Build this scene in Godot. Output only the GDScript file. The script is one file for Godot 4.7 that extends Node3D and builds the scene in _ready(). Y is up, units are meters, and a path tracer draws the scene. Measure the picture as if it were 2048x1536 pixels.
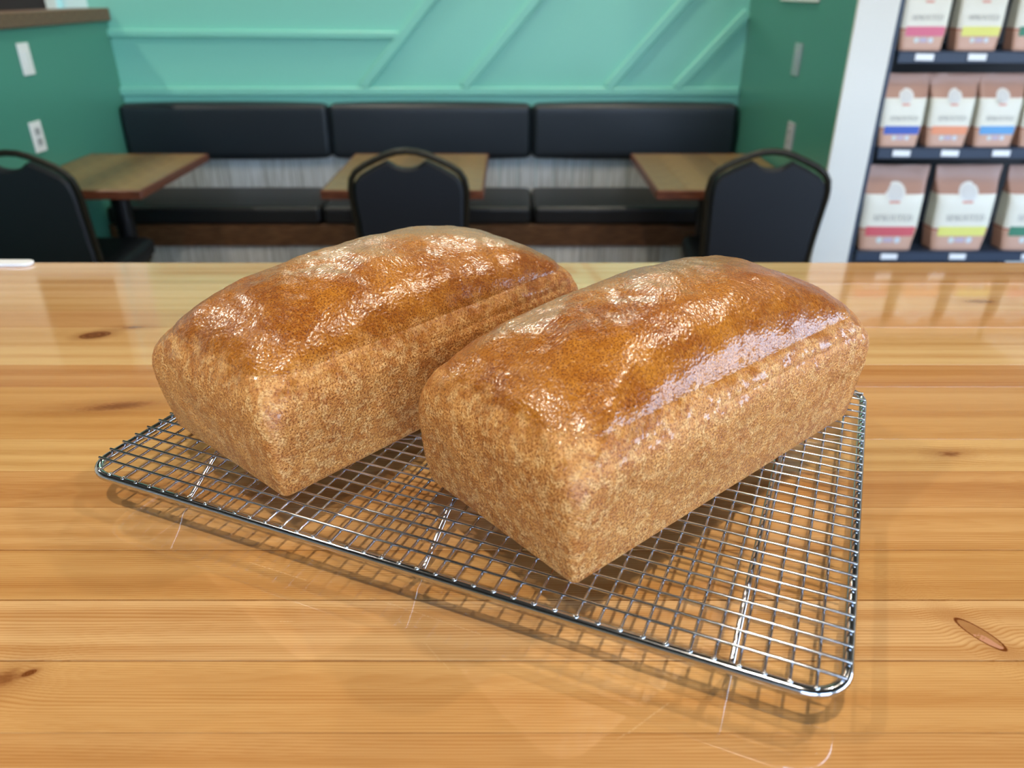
extends Node3D
# Two glossy pan loaves on a wire cooling rack on a varnished pine counter; behind it a cafe nook with a
# banquette, tables, chairs and a display shelf of flour bags. Metres, y up, camera near the origin looking to -z.

const EYE := 1.42
const TOP := 1.1334          # counter surface
const GRID := 1.1614         # upper side of the rack's wires
const WALL_Z := -4.05
var taken := {}
var M := {}

func _ready() -> void:
	# ---------- camera
	var cam := Camera3D.new()
	cam.name = "camera"
	add_child(cam)
	cam.position = Vector3(0, EYE, 0)
	cam.rotation_degrees = Vector3(-27.2, 0, 0)
	var lens := CameraAttributesPhysical.new()
	lens.frustum_focal_length = 24.03
	lens.frustum_focus_distance = 0.46
	lens.exposure_aperture = 7.0
	lens.frustum_near = 0.02
	lens.frustum_far = 60.0
	cam.attributes = lens
	cam.fov = rad_to_deg(2.0 * atan(768.0 / 1538.0))
	cam.near = 0.02
	cam.far = 60.0
	cam.current = true
	# ---------- sky and exposure
	var sky_m := ProceduralSkyMaterial.new()
	sky_m.sky_top_color = Color(0.62, 0.78, 0.98)
	sky_m.sky_horizon_color = Color(0.86, 0.92, 1.0)
	sky_m.ground_bottom_color = Color(0.42, 0.42, 0.42)
	sky_m.ground_horizon_color = Color(0.6, 0.62, 0.64)
	sky_m.sky_energy_multiplier = 3.3
	sky_m.ground_energy_multiplier = 1.2
	var sky := Sky.new()
	sky.sky_material = sky_m
	var env := Environment.new()
	env.background_mode = Environment.BG_SKY
	env.sky = sky
	env.tonemap_mode = Environment.TONE_MAPPER_LINEAR
	env.tonemap_exposure = 0.93
	env.sdfgi_enabled = true
	env.ssao_enabled = true
	env.ssil_enabled = true
	var we := WorldEnvironment.new()
	we.name = "surroundings"
	we.environment = env
	add_child(we)
	# ---------- the ceiling lamps: three over the counter, two over the nook
	var WARM := Color(1.0, 0.95, 0.87)
	ceiling_light(Vector3(-0.1, 3.3, 0.3), 3.0, WARM, "round recessed ceiling light straight above the counter and bread")
	ceiling_light(Vector3(1.3, 3.3, -0.7), 1.5, WARM, "round recessed ceiling light above the counter on the flour shelf side")
	ceiling_light(Vector3(-1.4, 3.3, -0.6), 1.5, WARM, "round recessed ceiling light above the counter on the half wall side")
	ceiling_light(Vector3(-1.03, 3.3, -3.68), 2.2, WARM, "round recessed ceiling light above the nook near the half wall")
	ceiling_light(Vector3(0.6, 3.3, -3.5), 2.6, WARM, "round recessed ceiling light above the nook near the flour shelf")
	ceiling_light(Vector3(1.75, 3.3, -1.35), 1.8, WARM, "round recessed ceiling light in front of the flour shelf")
	ceiling_light(Vector3(-3.1, 3.3, -2.8), 3.0, WARM, "round recessed ceiling light behind the half wall")
	materials()
	room()
	counter()
	rack()
	loaves()
	nook()
	shelf_and_bags()
	small_things()

# =====================================================================================  helpers
func c8(r: float, g: float, b: float) -> Color:
	return Color(r / 255.0, g / 255.0, b / 255.0)

func lin(r: float, g: float, b: float) -> Color:
	return c8(r, g, b).srgb_to_linear()

func numbered(called: String) -> String:
	if not taken.has(called):
		taken[called] = 0
		return called
	taken[called] += 1
	return "%s_%03d" % [called, taken[called]]

func tag(o: Node3D, label: String, category: String, group := "") -> void:
	o.set_meta("label", label)
	o.set_meta("category", category)
	if group != "":
		o.set_meta("group", group)

func thing(called: String, label: String, category: String, at := Vector3.ZERO, turn := 0.0, group := "") -> Node3D:
	var o := Node3D.new()
	o.name = numbered(called)
	add_child(o)
	o.position = at
	o.rotation.y = turn
	tag(o, label, category, group)
	return o

func part(called: String, mesh: Mesh, m: Material, parent: Node3D, at := Vector3.ZERO, rot := Vector3.ZERO) -> MeshInstance3D:
	var o := MeshInstance3D.new()
	o.name = called
	o.mesh = mesh
	if m:
		o.material_override = m
	parent.add_child(o, true)
	o.position = at
	o.rotation = rot
	return o

func struct(called: String, mesh: Mesh, m: Material, at := Vector3.ZERO) -> MeshInstance3D:
	var o := MeshInstance3D.new()
	o.name = called
	o.mesh = mesh
	o.material_override = m
	add_child(o)
	o.position = at
	o.set_meta("kind", "structure")
	return o

func mat(color: Color, rough := 0.6, metal := 0.0) -> StandardMaterial3D:
	var m := StandardMaterial3D.new()
	m.albedo_color = color
	m.roughness = rough
	m.metallic = metal
	return m

func noise_tex(size: int, freq: float, kind: int, colors: Array, offs: Array, sd: int, octaves := 4, normalize := true) -> NoiseTexture2D:
	var n := FastNoiseLite.new()
	n.noise_type = kind
	n.frequency = freq
	n.seed = sd
	n.fractal_octaves = octaves
	var t := NoiseTexture2D.new()
	t.width = size
	t.height = size
	t.seamless = true
	t.normalize = normalize
	t.noise = n
	if colors.size():
		var g := Gradient.new()
		g.offsets = PackedFloat32Array(offs)
		g.colors = PackedColorArray(colors)
		t.color_ramp = g
	return t

func quad(st: SurfaceTool, a: Vector3, b: Vector3, c: Vector3, d: Vector3) -> void:
	# counter-clockwise seen from outside; Godot's front faces run clockwise
	for v in [a, c, b, a, d, c]:
		st.add_vertex(v)

func tri(st: SurfaceTool, a: Vector3, b: Vector3, c: Vector3) -> void:
	for v in [a, c, b]:
		st.add_vertex(v)

var boxes := {}
func box(sx: float, sy: float, sz: float, bevel := 0.002) -> ArrayMesh:
	var key := "%f %f %f %f" % [sx, sy, sz, bevel]
	if boxes.has(key):
		return boxes[key]
	var st := SurfaceTool.new()
	st.begin(Mesh.PRIMITIVE_TRIANGLES)
	st.set_smooth_group(-1)
	var h := Vector3(sx, sy, sz) / 2.0
	var b := minf(bevel, minf(sx, minf(sy, sz)) * 0.45)
	# P(s, k): the corner s pulled in along every axis but k
	var P := func(s: Vector3, k: int) -> Vector3:
		var v := Vector3(s.x * (h.x - b), s.y * (h.y - b), s.z * (h.z - b))
		v[k] = s[k] * h[k]
		return v
	for k in 3:
		var i := (k + 1) % 3
		var j := (k + 2) % 3
		for s in [-1.0, 1.0]:
			var cs := []
			for q in [[-1.0, -1.0], [1.0, -1.0], [1.0, 1.0], [-1.0, 1.0]]:
				var v := Vector3.ZERO
				v[k] = s
				v[i] = q[0]
				v[j] = q[1]
				cs.append(P.call(v, k))
			if s > 0:
				quad(st, cs[0], cs[1], cs[2], cs[3])
			else:
				quad(st, cs[3], cs[2], cs[1], cs[0])
		for si in [-1.0, 1.0]:
			for sj in [-1.0, 1.0]:
				var lo := Vector3.ZERO
				lo[k] = -1.0
				lo[i] = si
				lo[j] = sj
				var hi := lo
				hi[k] = 1.0
				var a: Vector3 = P.call(lo, i)
				var bb: Vector3 = P.call(hi, i)
				var cc: Vector3 = P.call(hi, j)
				var dd: Vector3 = P.call(lo, j)
				if si * sj > 0:
					quad(st, a, dd, cc, bb)
				else:
					quad(st, a, bb, cc, dd)
	for x in [-1.0, 1.0]:
		for y in [-1.0, 1.0]:
			for z in [-1.0, 1.0]:
				var s := Vector3(x, y, z)
				if x * y * z > 0:
					tri(st, P.call(s, 0), P.call(s, 1), P.call(s, 2))
				else:
					tri(st, P.call(s, 2), P.call(s, 1), P.call(s, 0))
	st.generate_normals()
	boxes[key] = st.commit()
	return boxes[key]

func soft_box(size: Vector3, r: float, puff := 0.0, seg := 12) -> ArrayMesh:
	# a cushion: rounded edges of radius r, faces swelling by puff
	var vs := PackedVector3Array()
	var ns := PackedVector3Array()
	var idx := PackedInt32Array()
	var h := size / 2.0
	var inner := h - Vector3(r, r, r)
	for k in 3:
		var i := (k + 1) % 3
		var j := (k + 2) % 3
		for s in [-1.0, 1.0]:
			var first := vs.size()
			for a in seg + 1:
				for b in seg + 1:
					var ta := edge_spread(float(a) / seg)
					var tb := edge_spread(float(b) / seg)
					var p := Vector3.ZERO
					p[k] = s * h[k]
					p[i] = ta * h[i]
					p[j] = tb * h[j]
					var q := p.clamp(-inner, inner)
					var n := (p - q).normalized()
					var v := q + n * r
					var f := cos(ta * PI / 2.0) * cos(tb * PI / 2.0)
					v[k] += s * puff * sqrt(maxf(f, 0.0))
					vs.append(v)
					ns.append(n)
			for a in seg:
				for b in seg:
					var o := first + a * (seg + 1) + b
					var u := [o, o + seg + 1, o + seg + 2, o + 1]
					if s > 0:
						idx.append_array(PackedInt32Array([u[0], u[2], u[1], u[0], u[3], u[2]]))
					else:
						idx.append_array(PackedInt32Array([u[0], u[1], u[2], u[0], u[2], u[3]]))
	return arrays(vs, ns, idx)

func edge_spread(t: float) -> float:
	var x := 2.0 * t - 1.0
	return signf(x) * (1.0 - pow(1.0 - absf(x), 1.7))

func arrays(vs: PackedVector3Array, ns: PackedVector3Array, idx: PackedInt32Array, cols := PackedColorArray(), uvs := PackedVector2Array()) -> ArrayMesh:
	var a := []
	a.resize(Mesh.ARRAY_MAX)
	a[Mesh.ARRAY_VERTEX] = vs
	a[Mesh.ARRAY_NORMAL] = ns
	a[Mesh.ARRAY_INDEX] = idx
	if cols.size():
		a[Mesh.ARRAY_COLOR] = cols
	if uvs.size():
		a[Mesh.ARRAY_TEX_UV] = uvs
	var m := ArrayMesh.new()
	m.add_surface_from_arrays(Mesh.PRIMITIVE_TRIANGLES, a)
	return m

func tube(path: Array, r: float, sides := 10, closed := false) -> ArrayMesh:
	var vs := PackedVector3Array()
	var ns := PackedVector3Array()
	var idx := PackedInt32Array()
	var n := path.size()
	var up := Vector3.ZERO
	for i in n:
		var a: Vector3 = path[(i - 1 + n) % n] if closed or i > 0 else path[i]
		var b: Vector3 = path[(i + 1) % n] if closed or i < n - 1 else path[i]
		var t := (b - a).normalized()
		if up == Vector3.ZERO:
			up = Vector3.UP if absf(t.y) < 0.9 else Vector3.RIGHT
		up = (up - t * up.dot(t)).normalized()
		var side := t.cross(up)
		for k in sides:
			var w := TAU * k / sides
			var d := side * cos(w) + up * sin(w)
			vs.append(path[i] + d * r)
			ns.append(d)
	for i in (n if closed else n - 1):
		for k in sides:
			var a := i * sides + k
			var b := i * sides + (k + 1) % sides
			var c := ((i + 1) % n) * sides + (k + 1) % sides
			var d := ((i + 1) % n) * sides + k
			idx.append_array(PackedInt32Array([a, b, c, a, c, d]))
	if not closed:
		for e in [0, n - 1]:
			var t: Vector3 = (path[1] - path[0]).normalized() if e == 0 else (path[n - 1] - path[n - 2]).normalized()
			var sgn := -1.0 if e == 0 else 1.0
			var mid := vs.size()
			vs.append(path[e] + t * r * 0.6 * sgn)
			ns.append(t * sgn)
			for k in sides:
				var a: int = e * sides + k
				var b: int = e * sides + (k + 1) % sides
				idx.append_array(PackedInt32Array([mid, b, a] if e == 0 else [mid, a, b]))
	return arrays(vs, ns, idx)

func lathe(profile: Array, sides := 32) -> ArrayMesh:
	# profile: [radius, height] from the bottom up; turned round y
	var st := SurfaceTool.new()
	st.begin(Mesh.PRIMITIVE_TRIANGLES)
	for i in profile.size() - 1:
		for k in sides:
			var w0 := TAU * k / sides
			var w1 := TAU * (k + 1) / sides
			var a := Vector3(profile[i][0] * cos(w0), profile[i][1], -profile[i][0] * sin(w0))
			var b := Vector3(profile[i][0] * cos(w1), profile[i][1], -profile[i][0] * sin(w1))
			var c := Vector3(profile[i + 1][0] * cos(w1), profile[i + 1][1], -profile[i + 1][0] * sin(w1))
			var d := Vector3(profile[i + 1][0] * cos(w0), profile[i + 1][1], -profile[i + 1][0] * sin(w0))
			st.set_smooth_group(i + 1)
			if profile[i][0] < 1e-5:
				tri(st, a, c, d)
			elif profile[i + 1][0] < 1e-5:
				tri(st, a, b, c)
			else:
				quad(st, a, b, c, d)
	st.generate_normals()
	return st.commit()

func slab(poly: PackedVector2Array, thick: float, bevel: float) -> ArrayMesh:
	# an outline in x, y (counter-clockwise) given thickness along z, with chamfered edges
	var st := SurfaceTool.new()
	st.begin(Mesh.PRIMITIVE_TRIANGLES)
	st.set_smooth_group(-1)
	var ins: PackedVector2Array = Geometry2D.offset_polygon(poly, -bevel, Geometry2D.JOIN_MITER)[0]
	if Geometry2D.is_polygon_clockwise(ins):
		ins.reverse()
	var n := poly.size()
	var rim := PackedVector2Array()
	if ins.size() == n:
		var best := 0
		for k in n:
			if ins[k].distance_to(poly[0]) < ins[best].distance_to(poly[0]):
				best = k
		for k in n:
			rim.append(ins[(k + best) % n])
	else:
		for k in n:
			var near := ins[0]
			for q in ins:
				if q.distance_to(poly[k]) < near.distance_to(poly[k]):
					near = q
			rim.append(near)
	var t := Geometry2D.triangulate_polygon(rim)
	var z := thick / 2.0
	for k in range(0, t.size(), 3):
		var a := rim[t[k]]
		var b := rim[t[k + 1]]
		var c := rim[t[k + 2]]
		if (b - a).cross(c - a) < 0:
			var w := b
			b = c
			c = w
		tri(st, Vector3(a.x, a.y, z), Vector3(b.x, b.y, z), Vector3(c.x, c.y, z))
		tri(st, Vector3(a.x, a.y, -z), Vector3(c.x, c.y, -z), Vector3(b.x, b.y, -z))
	for k in n:
		var a := poly[k]
		var b := poly[(k + 1) % n]
		var ia := rim[k]
		var ib := rim[(k + 1) % n]
		var zb := z - bevel
		quad(st, Vector3(a.x, a.y, zb), Vector3(b.x, b.y, zb), Vector3(ib.x, ib.y, z), Vector3(ia.x, ia.y, z))
		quad(st, Vector3(a.x, a.y, -zb), Vector3(b.x, b.y, -zb), Vector3(b.x, b.y, zb), Vector3(a.x, a.y, zb))
		quad(st, Vector3(b.x, b.y, -zb), Vector3(a.x, a.y, -zb), Vector3(ia.x, ia.y, -z), Vector3(ib.x, ib.y, -z))
	st.generate_normals()
	return st.commit()

# =====================================================================================  materials
func materials() -> void:
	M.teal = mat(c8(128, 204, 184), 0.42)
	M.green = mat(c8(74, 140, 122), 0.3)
	M.white = mat(c8(226, 226, 216), 0.6)
	M.ceiling = mat(c8(78, 78, 78), 0.8)
	M.floor = mat(c8(120, 104, 88), 0.5)
	M.vinyl = mat(c8(24, 32, 38), 0.42)
	M.vinyl_seat = mat(c8(26, 28, 30), 0.4)
	M.chair_vinyl = mat(c8(8, 14, 21), 0.55)
	M.bronze = mat(c8(40, 37, 27), 0.42, 0.5)
	M.black_metal = mat(c8(14, 14, 16), 0.45)
	M.plate = mat(c8(232, 234, 234), 0.35)
	M.plate_dark = mat(c8(170, 172, 176), 0.5)
	M.steel_plate = mat(c8(190, 194, 196), 0.35, 0.5)
	M.shelf = mat(c8(40, 54, 74), 0.4)
	M.shelf_dark = mat(c8(16, 18, 22), 0.6)
	M.tag = mat(c8(236, 240, 240), 0.5)
	M.chrome = mat(c8(200, 202, 206), 0.12, 1.0)
	M.cap = wood_mat(c8(112, 84, 62), c8(88, 62, 44), 3, 0.5)
	M.rail = wood_mat(c8(112, 76, 46), c8(88, 56, 32), 5, 0.45)
	M.table = [wood_mat(c8(138, 108, 66), c8(112, 82, 46), 11, 0.3), wood_mat(c8(128, 98, 58), c8(96, 70, 40), 12, 0.3), wood_mat(c8(146, 114, 70), c8(118, 88, 50), 13, 0.3)]
	M.table_edge = wood_mat(c8(112, 62, 40), c8(84, 44, 28), 14, 0.35)
	M.wash = []
	for k in 4:
		M.wash.append(wash_mat(k))
	M.body = mat(c8(60, 52, 44), 0.7)
	M.door = mat(c8(40, 34, 32), 0.4)
	M.glass = mat(Color(0.9, 0.95, 0.95, 0.06), 0.03)
	M.glass.transparency = BaseMaterial3D.TRANSPARENCY_ALPHA

func wood_mat(a: Color, b: Color, sd: int, rough: float) -> StandardMaterial3D:
	# streaks along x: noise squeezed by the uv scale
	var m := mat(Color.WHITE, rough)
	m.albedo_texture = noise_tex(256, 0.03, FastNoiseLite.TYPE_SIMPLEX, [b, a, a.lightened(0.06)], [0.2, 0.55, 0.9], sd, 5)
	m.uv1_triplanar = true
	m.uv1_scale = Vector3(1.2, 9.0, 9.0)
	return m

func wash_mat(sd: int) -> StandardMaterial3D:
	# white-washed boards: grey streaks along the grain, which runs up
	var m := mat(Color.WHITE, 0.65)
	m.albedo_texture = noise_tex(256, 0.035, FastNoiseLite.TYPE_SIMPLEX, [c8(180, 178, 166), c8(232, 232, 224), c8(244, 244, 240)], [0.18, 0.45, 0.8], 40 + sd, 4)
	m.uv1_triplanar = true
	m.uv1_scale = Vector3(11.0, 0.25, 11.0)
	m.uv1_offset = Vector3(sd * 0.37, sd * 0.21, 0)
	return m

# =====================================================================================  the room
func ceiling_light(at: Vector3, energy: float, color: Color, label: String) -> void:
	var t := thing("ceiling_light", label, "light", at, 0.0, "recessed ceiling lights")
	part("trim_ring", lathe([[0.052, -0.004], [0.085, -0.008], [0.092, 0.0], [0.092, 0.012], [0.052, 0.012], [0.052, -0.004]]), mat(c8(235, 235, 232), 0.4), t)
	var glow := mat(c8(255, 250, 240), 0.5)
	glow.emission_enabled = true
	glow.emission = color
	glow.emission_energy_multiplier = 3.0
	part("lens", lathe([[0.0, 0.0], [0.05, 0.002], [0.05, 0.01], [0.0, 0.01]]), glow, t)
	var l := SpotLight3D.new()
	l.name = "lamp"
	l.light_color = color
	l.light_energy = energy
	l.light_size = 0.045
	l.spot_range = 12.0
	l.spot_attenuation = 2.0
	l.spot_angle = 80.0
	l.spot_angle_attenuation = 0.6
	l.shadow_enabled = true
	t.add_child(l)
	l.position = Vector3(0, -0.02, 0)
	l.rotation_degrees = Vector3(-90, 0, 0)

func room() -> void:
	struct("floor", box(8.8, 0.1, 9.4, 0.0), M.floor, Vector3(0, -0.05, -0.6))
	struct("ceiling", box(8.8, 0.1, 9.4, 0.0), M.ceiling, Vector3(0, 3.365, -0.6))
	# back of the nook
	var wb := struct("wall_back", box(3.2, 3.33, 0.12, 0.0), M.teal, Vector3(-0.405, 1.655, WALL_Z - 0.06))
	var off := wb.position
	var z := WALL_Z + 0.0105
	var strips := [
		[Vector2(-1.945, 1.232), Vector2(-0.545, 1.222), 0.034],
		[Vector2(-1.945, 0.969), Vector2(1.125, 0.969), 0.038],
		[Vector2(-0.736, 0.988), Vector2(1.22, 3.13), 0.046],
		[Vector2(-0.238, 0.988), Vector2(1.12, 2.49), 0.046],
		[Vector2(0.470, 0.986), Vector2(1.118, 1.715), 0.046],
		[Vector2(0.806, 0.984), Vector2(1.12, 1.325), 0.046],
		[Vector2(-1.945, 2.25), Vector2(0.40, 2.25), 0.034],
	]
	for s in strips:
		var a: Vector2 = s[0]
		var b: Vector2 = s[1]
		if b.x > 1.12:
			b = a + (b - a) * ((1.118 - a.x) / (b.x - a.x))
		var d := b - a
		part("moulding", box(d.length(), s[2], 0.022, 0.005), M.teal, wb, Vector3((a.x + b.x) / 2, (a.y + b.y) / 2, z) - off, Vector3(0, 0, d.angle()))
	# white-washed boards behind the bench, between seat and backrest
	var x := -1.945
	var k := 0
	while x < 1.11:
		var w := minf(0.094, 1.122 - x)
		part("wainscot_board", box(w - 0.002, 0.26, 0.012, 0.002), M.wash[(k * 7 + 2) % 4], wb, Vector3(x + w / 2, 0.59, WALL_Z + 0.0065) - off)
		x += 0.094
		k += 1
	# the half wall on the left with its wooden cap
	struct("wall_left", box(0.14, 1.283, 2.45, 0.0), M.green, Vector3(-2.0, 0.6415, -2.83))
	struct("trim_1", box(0.18, 0.056, 2.49, 0.004), M.cap, Vector3(-2.0, 1.312, -2.83))
	# the partition on the right, green on the nook side, white at its end
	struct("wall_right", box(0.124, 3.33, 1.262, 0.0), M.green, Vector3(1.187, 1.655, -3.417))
	struct("trim_2", box(0.136, 3.33, 0.014, 0.002), M.white, Vector3(1.188, 1.655, -2.779))
	# the walls further off
	struct("wall_back_left", box(2.3, 3.33, 0.12, 0.0), M.white, Vector3(-3.2, 1.655, -4.46))
	struct("wall_back_right", box(3.1, 3.33, 0.12, 0.0), M.white, Vector3(2.81, 1.655, -3.36))
	struct("wall_far_left", box(0.12, 3.33, 9.4, 0.0), M.white, Vector3(-4.3, 1.655, -0.6))
	# the right wall with a wide window
	struct("wall_far_right", box(0.12, 0.6, 9.4, 0.0), M.white, Vector3(4.3, 0.3, -0.6))
	struct("trim_11", box(0.12, 1.36, 9.4, 0.0), M.white, Vector3(4.3, 2.65, -0.6))
	struct("trim_12", box(0.12, 1.37, 3.7, 0.0), M.white, Vector3(4.3, 1.285, -3.45))
	struct("trim_13", box(0.12, 1.37, 1.3, 0.0), M.white, Vector3(4.3, 1.285, 3.45))
	var fr := struct("window_3", box(0.08, 0.07, 4.4, 0.006), M.black_metal, Vector3(4.3, 0.635, 0.6))
	part("frame", box(0.08, 0.07, 4.4, 0.006), M.black_metal, fr, Vector3(0, 1.3, 0))
	for q in [-2.165, 0.0, 2.165]:
		part("frame", box(0.08, 1.23, 0.07, 0.006), M.black_metal, fr, Vector3(0, 0.65, q))
	for q in [-1.0825, 1.0825]:
		part("pane", box(0.006, 1.23, 2.095, 0.0), M.glass, fr, Vector3(0, 0.65, q))
	# behind the camera: the shop front with three large windows
	var zf := 3.9
	struct("wall_front", box(8.6, 0.6, 0.14, 0.0), M.white, Vector3(0, 0.3, zf))
	struct("trim_3", box(8.6, 0.35, 0.14, 0.0), M.white, Vector3(0, 3.145, zf))
	var n := 1
	for cx in [0.0, 2.85]:
		var f := struct("window_%d" % n, box(2.5, 0.07, 0.08, 0.006), M.black_metal, Vector3(cx, 0.635, zf))
		part("frame", box(2.5, 0.07, 0.08, 0.006), M.black_metal, f, Vector3(0, 2.3, 0))
		for s in [-1.0, 1.0]:
			part("frame", box(0.07, 2.23, 0.08, 0.006), M.black_metal, f, Vector3(s * 1.215, 1.15, 0))
		part("pane", box(2.36, 2.23, 0.006, 0.0), M.glass, f, Vector3(0, 1.15, 0))
		n += 1
	for cx in [-2.775, 1.425, 4.2]:
		struct("trim_%d" % (n + 1), box(3.05 if cx < 0.0 else (0.35 if cx < 4.0 else 0.2), 2.37, 0.14, 0.0), M.white, Vector3(cx, 1.785, zf))
		n += 1
	# a narrow dark door with a transom pane over it, seen over the half wall and mirrored in the counter
	var dr := struct("door_1", box(0.46, 2.24, 0.04, 0.004), M.door, Vector3(-2.6, 1.12, -4.385))
	part("transom", box(0.46, 0.6, 0.03, 0.004), M.door, dr, Vector3(0, 1.58, 0.0))
	for s in [-1.0, 1.0]:
		part("casing", box(0.06, 3.06, 0.05, 0.004), M.white, dr, Vector3(s * 0.26, 0.41, 0.005))
	part("casing", box(0.58, 0.06, 0.05, 0.004), M.white, dr, Vector3(0, 1.91, 0.005))
	part("casing", box(0.46, 0.1, 0.05, 0.004), M.white, dr, Vector3(0, 1.2, 0.005))
	part("handle", tube([Vector3(-0.19, -0.1, 0.02), Vector3(-0.19, -0.1, 0.06), Vector3(-0.19, 0.1, 0.06), Vector3(-0.19, 0.1, 0.02)], 0.008), M.chrome, dr)

# =====================================================================================  the counter
const JOINTS := [-0.1052, -0.1456, -0.1862, -0.2271, -0.2672, -0.3085, -0.3491, -0.3898, -0.4303, -0.4712, -0.5126, -0.5524, -0.5935, -0.6348, -0.6755, -0.7160, -0.7565, -0.7970, -0.8375, -0.8780]
# knots: x, z, half length, half width, tilt, kind (0 brown, 1 ringed with a pale chip, 2 smear)
const KNOTS := [
	[0.2337, -0.2845, 0.0125, 0.0042, -0.98, 1], [-0.3881, -0.6574, 0.013, 0.0075, 0.25, 0], [-0.3047, -0.5205, 0.03, 0.007, 0.2, 2],
	[-0.2372, -0.2564, 0.008, 0.006, 0.4, 2], [-0.2273, -0.2596, 0.003, 0.0016, 0.5, 0], [0.3034, -0.4516, 0.009, 0.004, 0.1, 2],
	[-0.361, -0.6753, 0.012, 0.004, 0.1, 2], [0.4822, -0.7436, 0.02, 0.006, 0.0, 2], [-0.62, -0.61, 0.012, 0.005, 0.1, 2]]
# scratches: x, z, x, z, strength
const SCRATCHES := [[-0.1472, -0.3383, -0.1123, -0.3240, 0.5], [-0.0752, -0.3104, -0.0160, -0.2845, 0.35], [0.0709, -0.2431, 0.0453, -0.2236, 0.4], [-0.043, -0.279, -0.03, -0.262, 0.25], [-0.118, -0.293, -0.111, -0.293, 0.45]]
# tones of the planks, front to back: light and dark of the grain, lines across, strength of the lines
const TONES := [
	[[211, 165, 108], [175, 120, 64], 17, 0.55], [[211, 165, 108], [175, 120, 64], 17, 0.55], [[209, 161, 103], [177, 122, 66], 19, 0.6],
	[[213, 166, 105], [181, 125, 67], 22, 0.6], [[219, 175, 119], [183, 129, 73], 18, 0.62], [[207, 159, 97], [173, 116, 59], 21, 0.5],
	[[213, 165, 106], [179, 124, 66], 20, 0.5], [[209, 159, 99], [173, 114, 59], 23, 0.55], [[219, 175, 112], [187, 137, 77], 17, 0.5],
	[[209, 159, 95], [179, 122, 62], 20, 0.45], [[211, 161, 97], [183, 126, 64], 16, 0.4], [[207, 155, 97], [177, 116, 62], 13, 0.5],
	[[225, 186, 128], [199, 149, 90], 15, 0.35], [[215, 171, 112], [183, 131, 73], 16, 0.4], [[203, 153, 97], [173, 118, 64], 14, 0.45],
	[[211, 167, 110], [181, 129, 70], 13, 0.4], [[215, 171, 117], [185, 135, 77], 13, 0.4], [[209, 163, 108], [179, 126, 68], 12, 0.4], [[211, 167, 114], [183, 133, 77], 12, 0.4]]

func counter() -> void:
	var t := thing("counter", "long varnished pine plank counter carrying the wire rack and bread", "counter", Vector3(0, 0, 0))
	var body := box(3.2, TOP - 0.05, 0.64, 0.01)
	part("body", body, M.body, t, Vector3(0, (TOP - 0.05) / 2.0, -0.46))
	for k in JOINTS.size() - 1:
		var z1: float = JOINTS[k]
		var z0: float = JOINTS[k + 1]
		plank(t, k, z0, z1)

func plank(t: Node3D, k: int, z0: float, z1: float) -> void:
	var mid := (z0 + z1) / 2.0
	var span := 0.95 if mid > -0.36 else (1.3 if mid > -0.6 else 1.7)
	var w := 2048 if mid > -0.36 else (1536 if mid > -0.6 else 1024)
	var hp := 128 if mid > -0.36 else (88 if mid > -0.6 else 64)
	var m := mat(Color.WHITE, 0.07)
	m.albedo_texture = ImageTexture.create_from_image(grain(k, w, hp, -span / 2.0, span, z0, z1 - z0))
	m.texture_repeat = true
	m.clearcoat_enabled = true
	m.clearcoat = 1.0
	m.clearcoat_roughness = 0.035
	m.metallic_specular = 0.6
	# cross-section: a thin chamfer at either joint, deeper at the two open ones
	var open0 := 0.0007 if k == 4 or k == 5 or k == 3 else 0.00025
	var open1 := 0.0007 if k == 5 or k == 6 or k == 4 else 0.00025
	var gap0 := 0.00035 if k == 4 else (0.00025 if k == 3 else 0.00008)
	var gap1 := 0.00035 if k == 5 else (0.00025 if k == 4 else 0.00008)
	var rise := 0.00006 * sin(k * 2.3)
	var prof := [[z0 + gap0, -0.045], [z0 + gap0, -open0 * 1.4], [z0 + gap0 + open0 * 0.4, rise], [z1 - gap1 - open1 * 0.4, rise], [z1 - gap1, -open1 * 1.4], [z1 - gap1, -0.045]]
	if k == JOINTS.size() - 2:
		prof = [[z0, -0.045], [z0, -0.008], [z0 + 0.0024, -0.0024], [z0 + 0.008, 0.0], [z1 - 0.0002, 0.0], [z1 - 0.00008, -0.0003], [z1 - 0.00008, -0.045]]
	var st := SurfaceTool.new()
	st.begin(Mesh.PRIMITIVE_TRIANGLES)
	st.set_smooth_group(-1)
	var xs := [-1.6, 1.6]
	for i in prof.size() - 1:
		var a: Array = prof[i]
		var b: Array = prof[i + 1]
		var q := [[xs[0], a], [xs[1], a], [xs[1], b], [xs[0], b]]
		for j in [0, 1, 2, 0, 2, 3]:
			st.set_uv(Vector2((q[j][0] + span / 2.0) / span, (q[j][1][0] - z0) / (z1 - z0) * 0.98 + 0.01))
			st.add_vertex(Vector3(q[j][0], TOP + q[j][1][1], q[j][1][0]))
	for e in 2:
		for i in range(1, prof.size() - 1):
			for j in ([0, i, i + 1] if e == 0 else [0, i + 1, i]):
				st.set_uv(Vector2(0.5, 0.5))
				st.add_vertex(Vector3(xs[e], TOP + prof[j][1], prof[j][0]))
	st.generate_normals()
	st.generate_tangents()
	part("plank", st.commit(), m, t)

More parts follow.
